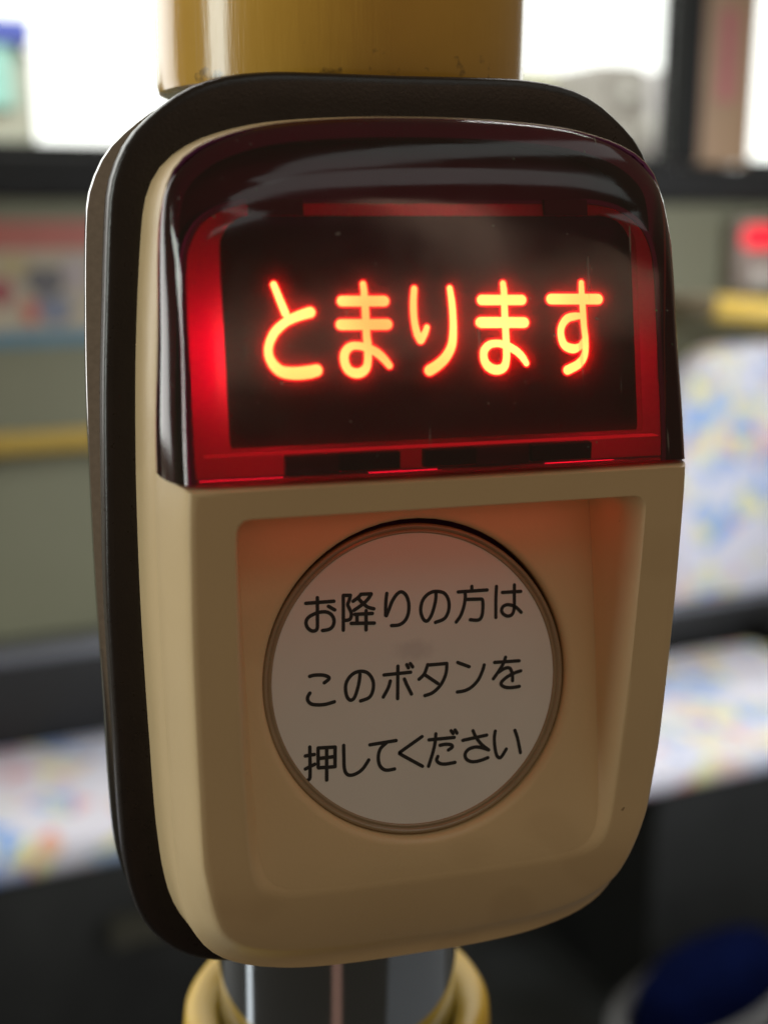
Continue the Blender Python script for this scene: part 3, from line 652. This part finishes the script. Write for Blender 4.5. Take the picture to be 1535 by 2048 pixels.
# the bottom of the floor ring lies nearer than the circle in places: keep the ring outside it
FL2 = [(x, z) for x, z in FL]
def ring_at(r, dy): return lift([(BX + (x - BX) * r / BR, BZ + (z - BZ) * r / BR) for x, z in CI], lambda x, z: y_floor(x, z) + dy)
C2 = [(BX + (x - BX) * (BR + 0.85) / BR, BZ + (z - BZ) * (BR + 0.85) / BR) for x, z in CI]
mb.loft([lift(mix_loop(FL2, C2, t), y_floor) for t in (0, 0.25, 0.5, 0.75, 1.0)] +
        [ring_at(BR + r, dy) for r, dy in ((0.60, 0.03), (0.38, 0.12), (0.20, 0.28), (0.07, 0.52), (0.0, 0.9), (0.0, 4.2))], 0)
mb.build('housing', [M['cream'], M['liner']], root, RO, sharp=40)

# glowing slot under the recess ceiling, unseen, added to redden the recess floor
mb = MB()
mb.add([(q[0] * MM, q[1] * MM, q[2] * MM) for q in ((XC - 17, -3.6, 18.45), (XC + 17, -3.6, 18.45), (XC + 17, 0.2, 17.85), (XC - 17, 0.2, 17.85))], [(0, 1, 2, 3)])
mb.build('added_spill', M['red_spill'], root, RO)

# push button: ring + label disc + printed words
def disc_rings(mb, prof, n=144):
    c, s = math.cos(rad(11)), math.sin(rad(11))
    rings = []
    for r, dy in prof:                              # radius, offset along the face normal (mm, + is inwards)
        rings.append([((BX - 0.1 + r * math.cos(t)) * MM, (dy * c + (BZ / c + r * math.sin(t)) * s) * MM, (-dy * s + (BZ / c + r * math.sin(t)) * c) * MM) for t in (2 * math.pi * k / n for k in range(n))])
    return rings
mb = MB(); mb.loft(disc_rings(mb, [(r_, d_ + 0.35) for r_, d_ in ((15.8, 2.1), (15.8, 0.75), (15.72, 0.52), (15.56, 0.42), (15.40, 0.45), (15.28, 0.60), (15.20, 0.70), (15.06, 0.64), (14.95, 0.60), (14.86, 0.66), (14.80, 0.84), (14.6, 0.88))]), 0)
btn = mb.build('push_button', M['lip'], root, RO, sharp=60)
mb = MB()
rr = disc_rings(mb, [(14.86, 1.15), (10, 1.15), (5, 1.15), (0.05, 1.15)])
mb.loft(rr, 0, True, False, True)
CEN = (BX * MM, 1.15 * MM, 0.0)
lab = mb.build('label_disc', M['label'], btn, CEN, sharp=60)
lab.location = (CEN[0] - RO[0], CEN[1] - RO[1], CEN[2] - RO[2])
SMUDGE.inputs[1].default_value = (-0.0002, 0.0, 0.0024)
for ch in PRINT:
    mb = MB()
    for i, st in enumerate(ch):
        pts = [(st[k], st[k + 1], 0.355) for k in range(0, len(st), 2)]
        ribbon(mb, pts, 1.0, lambda x, z, i=i: 1.15 / math.cos(rad(11)) + TAN * z - 0.035 - 0.004 * i)
    mb.build('printed_character', M['print'], btn, RO)

# display: black mask with the lit letters, light guide and lamps behind it
def y_panel(x, z): return -4.3 + 0.19 * (z - 24.5)
PAN = [(45.1, 15.8), (45.05, 17.0), (44.6, 18.4), (43.4, 19.4), (41.8, 19.7), (35, 19.72), (27, 19.72), (25.4, 19.7), (25.0, 19.55)]
mb = MB()
mb.loft([lift(outline(PAN, XC, 0, 0), lambda x, z: y_panel(x, z) + 0.7), lift(outline(PAN, XC, 0, 0), lambda x, z: y_panel(x, z) + 0.05), lift(outline(PAN, XC, 0.08, 0.08), y_panel)], 0, True, True, True)
panel = mb.build('display_panel', M['panel'], root, RO)
for ch in LIT:
    mb = MB()
    for i, st in enumerate(ch):
        pts = [(st[k], st[k + 1], st[k + 2]) for k in range(0, len(st), 3)]
        ribbon(mb, pts, 0.95, lambda x, z, i=i: y_panel(x, z) - 0.09 - 0.004 * i, 0.0, 0)
        ribbon(mb, pts, 0.98, lambda x, z, i=i: y_panel(x, z) - 0.03 - 0.004 * i, 0.17, 1)  # wider red ribbon: the letter's halo painted as emission
    mb.build('lit_character', [M['core'], M['halo']], panel, RO)
mb = MB()
mb.loft([lift(mix_loop(outline(PAN, XC, -0.2), [(XC, 35.5)] * 400, 0.0), lambda x, z: y_panel(x, z) - 0.75)], 0, True, True)
mb.build('halo_film', M['film'], panel, RO)  # sheet added to spread a red halo around the letters

GUI = [(46.2, 15.0), (46.12, 16.8), (45.6, 19.0), (44.4, 21.0), (42.4, 22.2), (39.5, 22.65), (33, 22.75), (27, 22.8), (24.3, 22.8), (22.2, 22.75)]
def y_guide(x, z): return y_panel(x, z) + 1.3
mb = MB()
G = outline(GUI, XC)
mb.loft([lift(G, y_guide)], 0, True, True)
guide = mb.build('light_guide', M['guide'], root, RO)
mb = MB()                                            # dark shroud that boxes the lamps in
mb.loft([lift(outline(GUI, XC, -0.05, -0.05), lambda x, z: y_guide(x, z) - 0.05), lift(outline(GUI, XC, -0.5, -0.3), lambda x, z: y_guide(x, z) - 0.05), lift(outline(GUI, XC, -0.5, -0.3), const(7.2))], 0)
mb.build('lamp_shroud', M['liner'], root, RO)
mb = MB()
mb.loft([lift(outline(GUI, XC, -0.04, -0.04), const(7.15)), lift(outline(GUI, XC, -0.04, -0.04), lambda x, z: y_guide(x, z) + 0.1)], 0, True, True, False)
mb.build('reflector', plain('dull_reflector', (0.10, 0.02, 0.02), 0.6), root, RO)
for (x, z, y, s) in ((-16.9, 32.4, 2.4, 0.80), (18.4, 31.0, 5.0, 0.52), (2.0, 42.5, 6.2, 0.36)):
    mb = MB(); s *= 0.6; mb.box(((x - s) * MM, (y - s) * MM, (z - s) * MM), ((x + s) * MM, (y + s) * MM, (z + s) * MM)); mb.build('led', M['led'], guide, RO, bevel=0.0001)
for x0, x1 in ((-20.5, -12.5), (-4.0, 3.0), (14.5, 22.0)):
    mb = MB(); mb.box((x0 * MM, 2.8 * MM, 22.9 * MM), (x1 * MM, 3.2 * MM, 23.5 * MM)); mb.build('led', M['led_bar'], guide, RO, bevel=0.0001)
M['darkred'] = plain('dark_red_clip', (0.06, 0.004, 0.012), 0.4)
# dark clips in front of the guide: two on the top strip, a row under the mask
for (x0, x1, z0, z1) in ((-15.6, -10.6, 45.15, 46.6), (12.6, 17.0, 45.15, 46.6)):
    mb = MB(); mb.loft([[(x * MM, (y_guide(0, z) - dy) * MM, z * MM) for x, z in ((x0, z0), (x1, z0), (x1, z1), (x0, z1))] for dy in (0.1, 0.5)], 0, True, True, True); mb.build('clip', M['darkred'], root, RO)
mb = MB(); mb.box((-20.9 * MM, -5.3 * MM, 24.46 * MM), (22.7 * MM, -4.2 * MM, 24.60 * MM)); mb.build('ledge_bar', M['ledge_glow'], root, RO, bevel=0.0001)  # red emission stands in for lamp light caught by this ledge
for (x0, x1, kk) in ((-13.7, -8.7, 0), (-8.7, -3.1, 1), (-0.8, 4.2, 1), (4.3, 9.6, 0), (9.7, 15.8, 1)):
    mb = MB(); dy = 0.55 if kk else 0.25
    mb.box((x0 * MM, (-4.7 - dy) * MM, (22.45 if kk == 0 else 22.6) * MM), (x1 * MM, -4.3 * MM, 24.2 * MM)); mb.build('clip', M['void'] if kk else M['darkred'], root, RO, bevel=0.00008)

# lens
LEN = [(53.85, 0), (53.75, 6), (53.35, 12), (52.7, 16), (51.5, 19.6), (50.0, 22.0), (48.0, 23.7), (45.2, 24.5), (41, 24.9), (34, 25.25), (27, 25.72), (SEAM + 0.12, 25.87)]
LENF = [(45.4, 0), (45.35, 7), (45.2, 13), (44.6, 17.4), (43.3, 20.6), (41.0, 22.3), (37.5, 22.85), (32, 23.05), (27, 23.25), (SEAM + 0.12, 23.4)]
LO = outline(LEN, XC); FRL = outline(LENF, XC, 0, 0.25)
NR = 12
arc = [(0.0, 0.0)]
for q in range(NR):                                  # an even arc over the roof: its slope grows steadily towards the back
    th = rad(52 - (52 - 13) * (q + 0.5) / NR)
    arc.append((arc[-1][0] + math.cos(th), arc[-1][1] + math.sin(th)))
arc = [(a / arc[-1][0], c / arc[-1][1]) for a, c in arc]
def side_d(k):
    for (a, c), (a2, c2) in zip(chm, chm[1:]):
        if k <= a2 + 1e-9: return c + (c2 - c) * (k - a) / (a2 - a)
    return 1.0
ks = sorted(set([a for a, c in arc] + [a for a, c in chm]))
def arc_d(k):
    for (a, c), (a2, c2) in zip(arc, arc[1:]):
        if k <= a2 + 1e-9: return c + (c2 - c) * (k - a) / (a2 - a)
    return 1.0
rings = [lift(LO, const(YM + 0.9))]
for k in ks:
    L = mix_loop(LO, FRL, k); R_ = []
    for (x, z), (x0, z0) in zip(L, LO):
        t = min(1.0, max(0.0, (z0 - 43.0) / 8.5)); t = t * t * (3 - 2 * t)
        rd = math.sqrt(max(0.0, 1 - (1 - k) ** 2))
        d = (0.2 * side_d(k) + 0.8 * rd) * (1 - t) + arc_d(k) * t
        R_.append((x * MM, (YM + (y_lens(x, min(z, 45.4)) - YM) * d) * MM, z * MM))
    rings.append(R_)
cen = [(XC + (x - XC) * 0.02, 33 + (z - 33) * 0.02) for x, z in FRL]
mb = MB()
mb.loft(rings, 0)
mb.loft([lift(mix_loop(FRL, cen, t), y_lens) for t in (0, 0.15, 0.3, 0.5, 0.7, 0.85, 1.0)], 0, True, False, True)
mb.build('lens', M['lens'], root, RO, sharp=50)
mb = MB()                                            # black seal under the lens edge
mb.loft([lift(outline(LEN, XC, 0.12), const(YM - 0.06)), lift(outline(LEN, XC, 1.7), const(YM - 0.05)), lift(outline(LEN, XC, 1.8), const(YM + 4.5))], 0)
mb.build('lens_seal', M['liner'], root, RO)
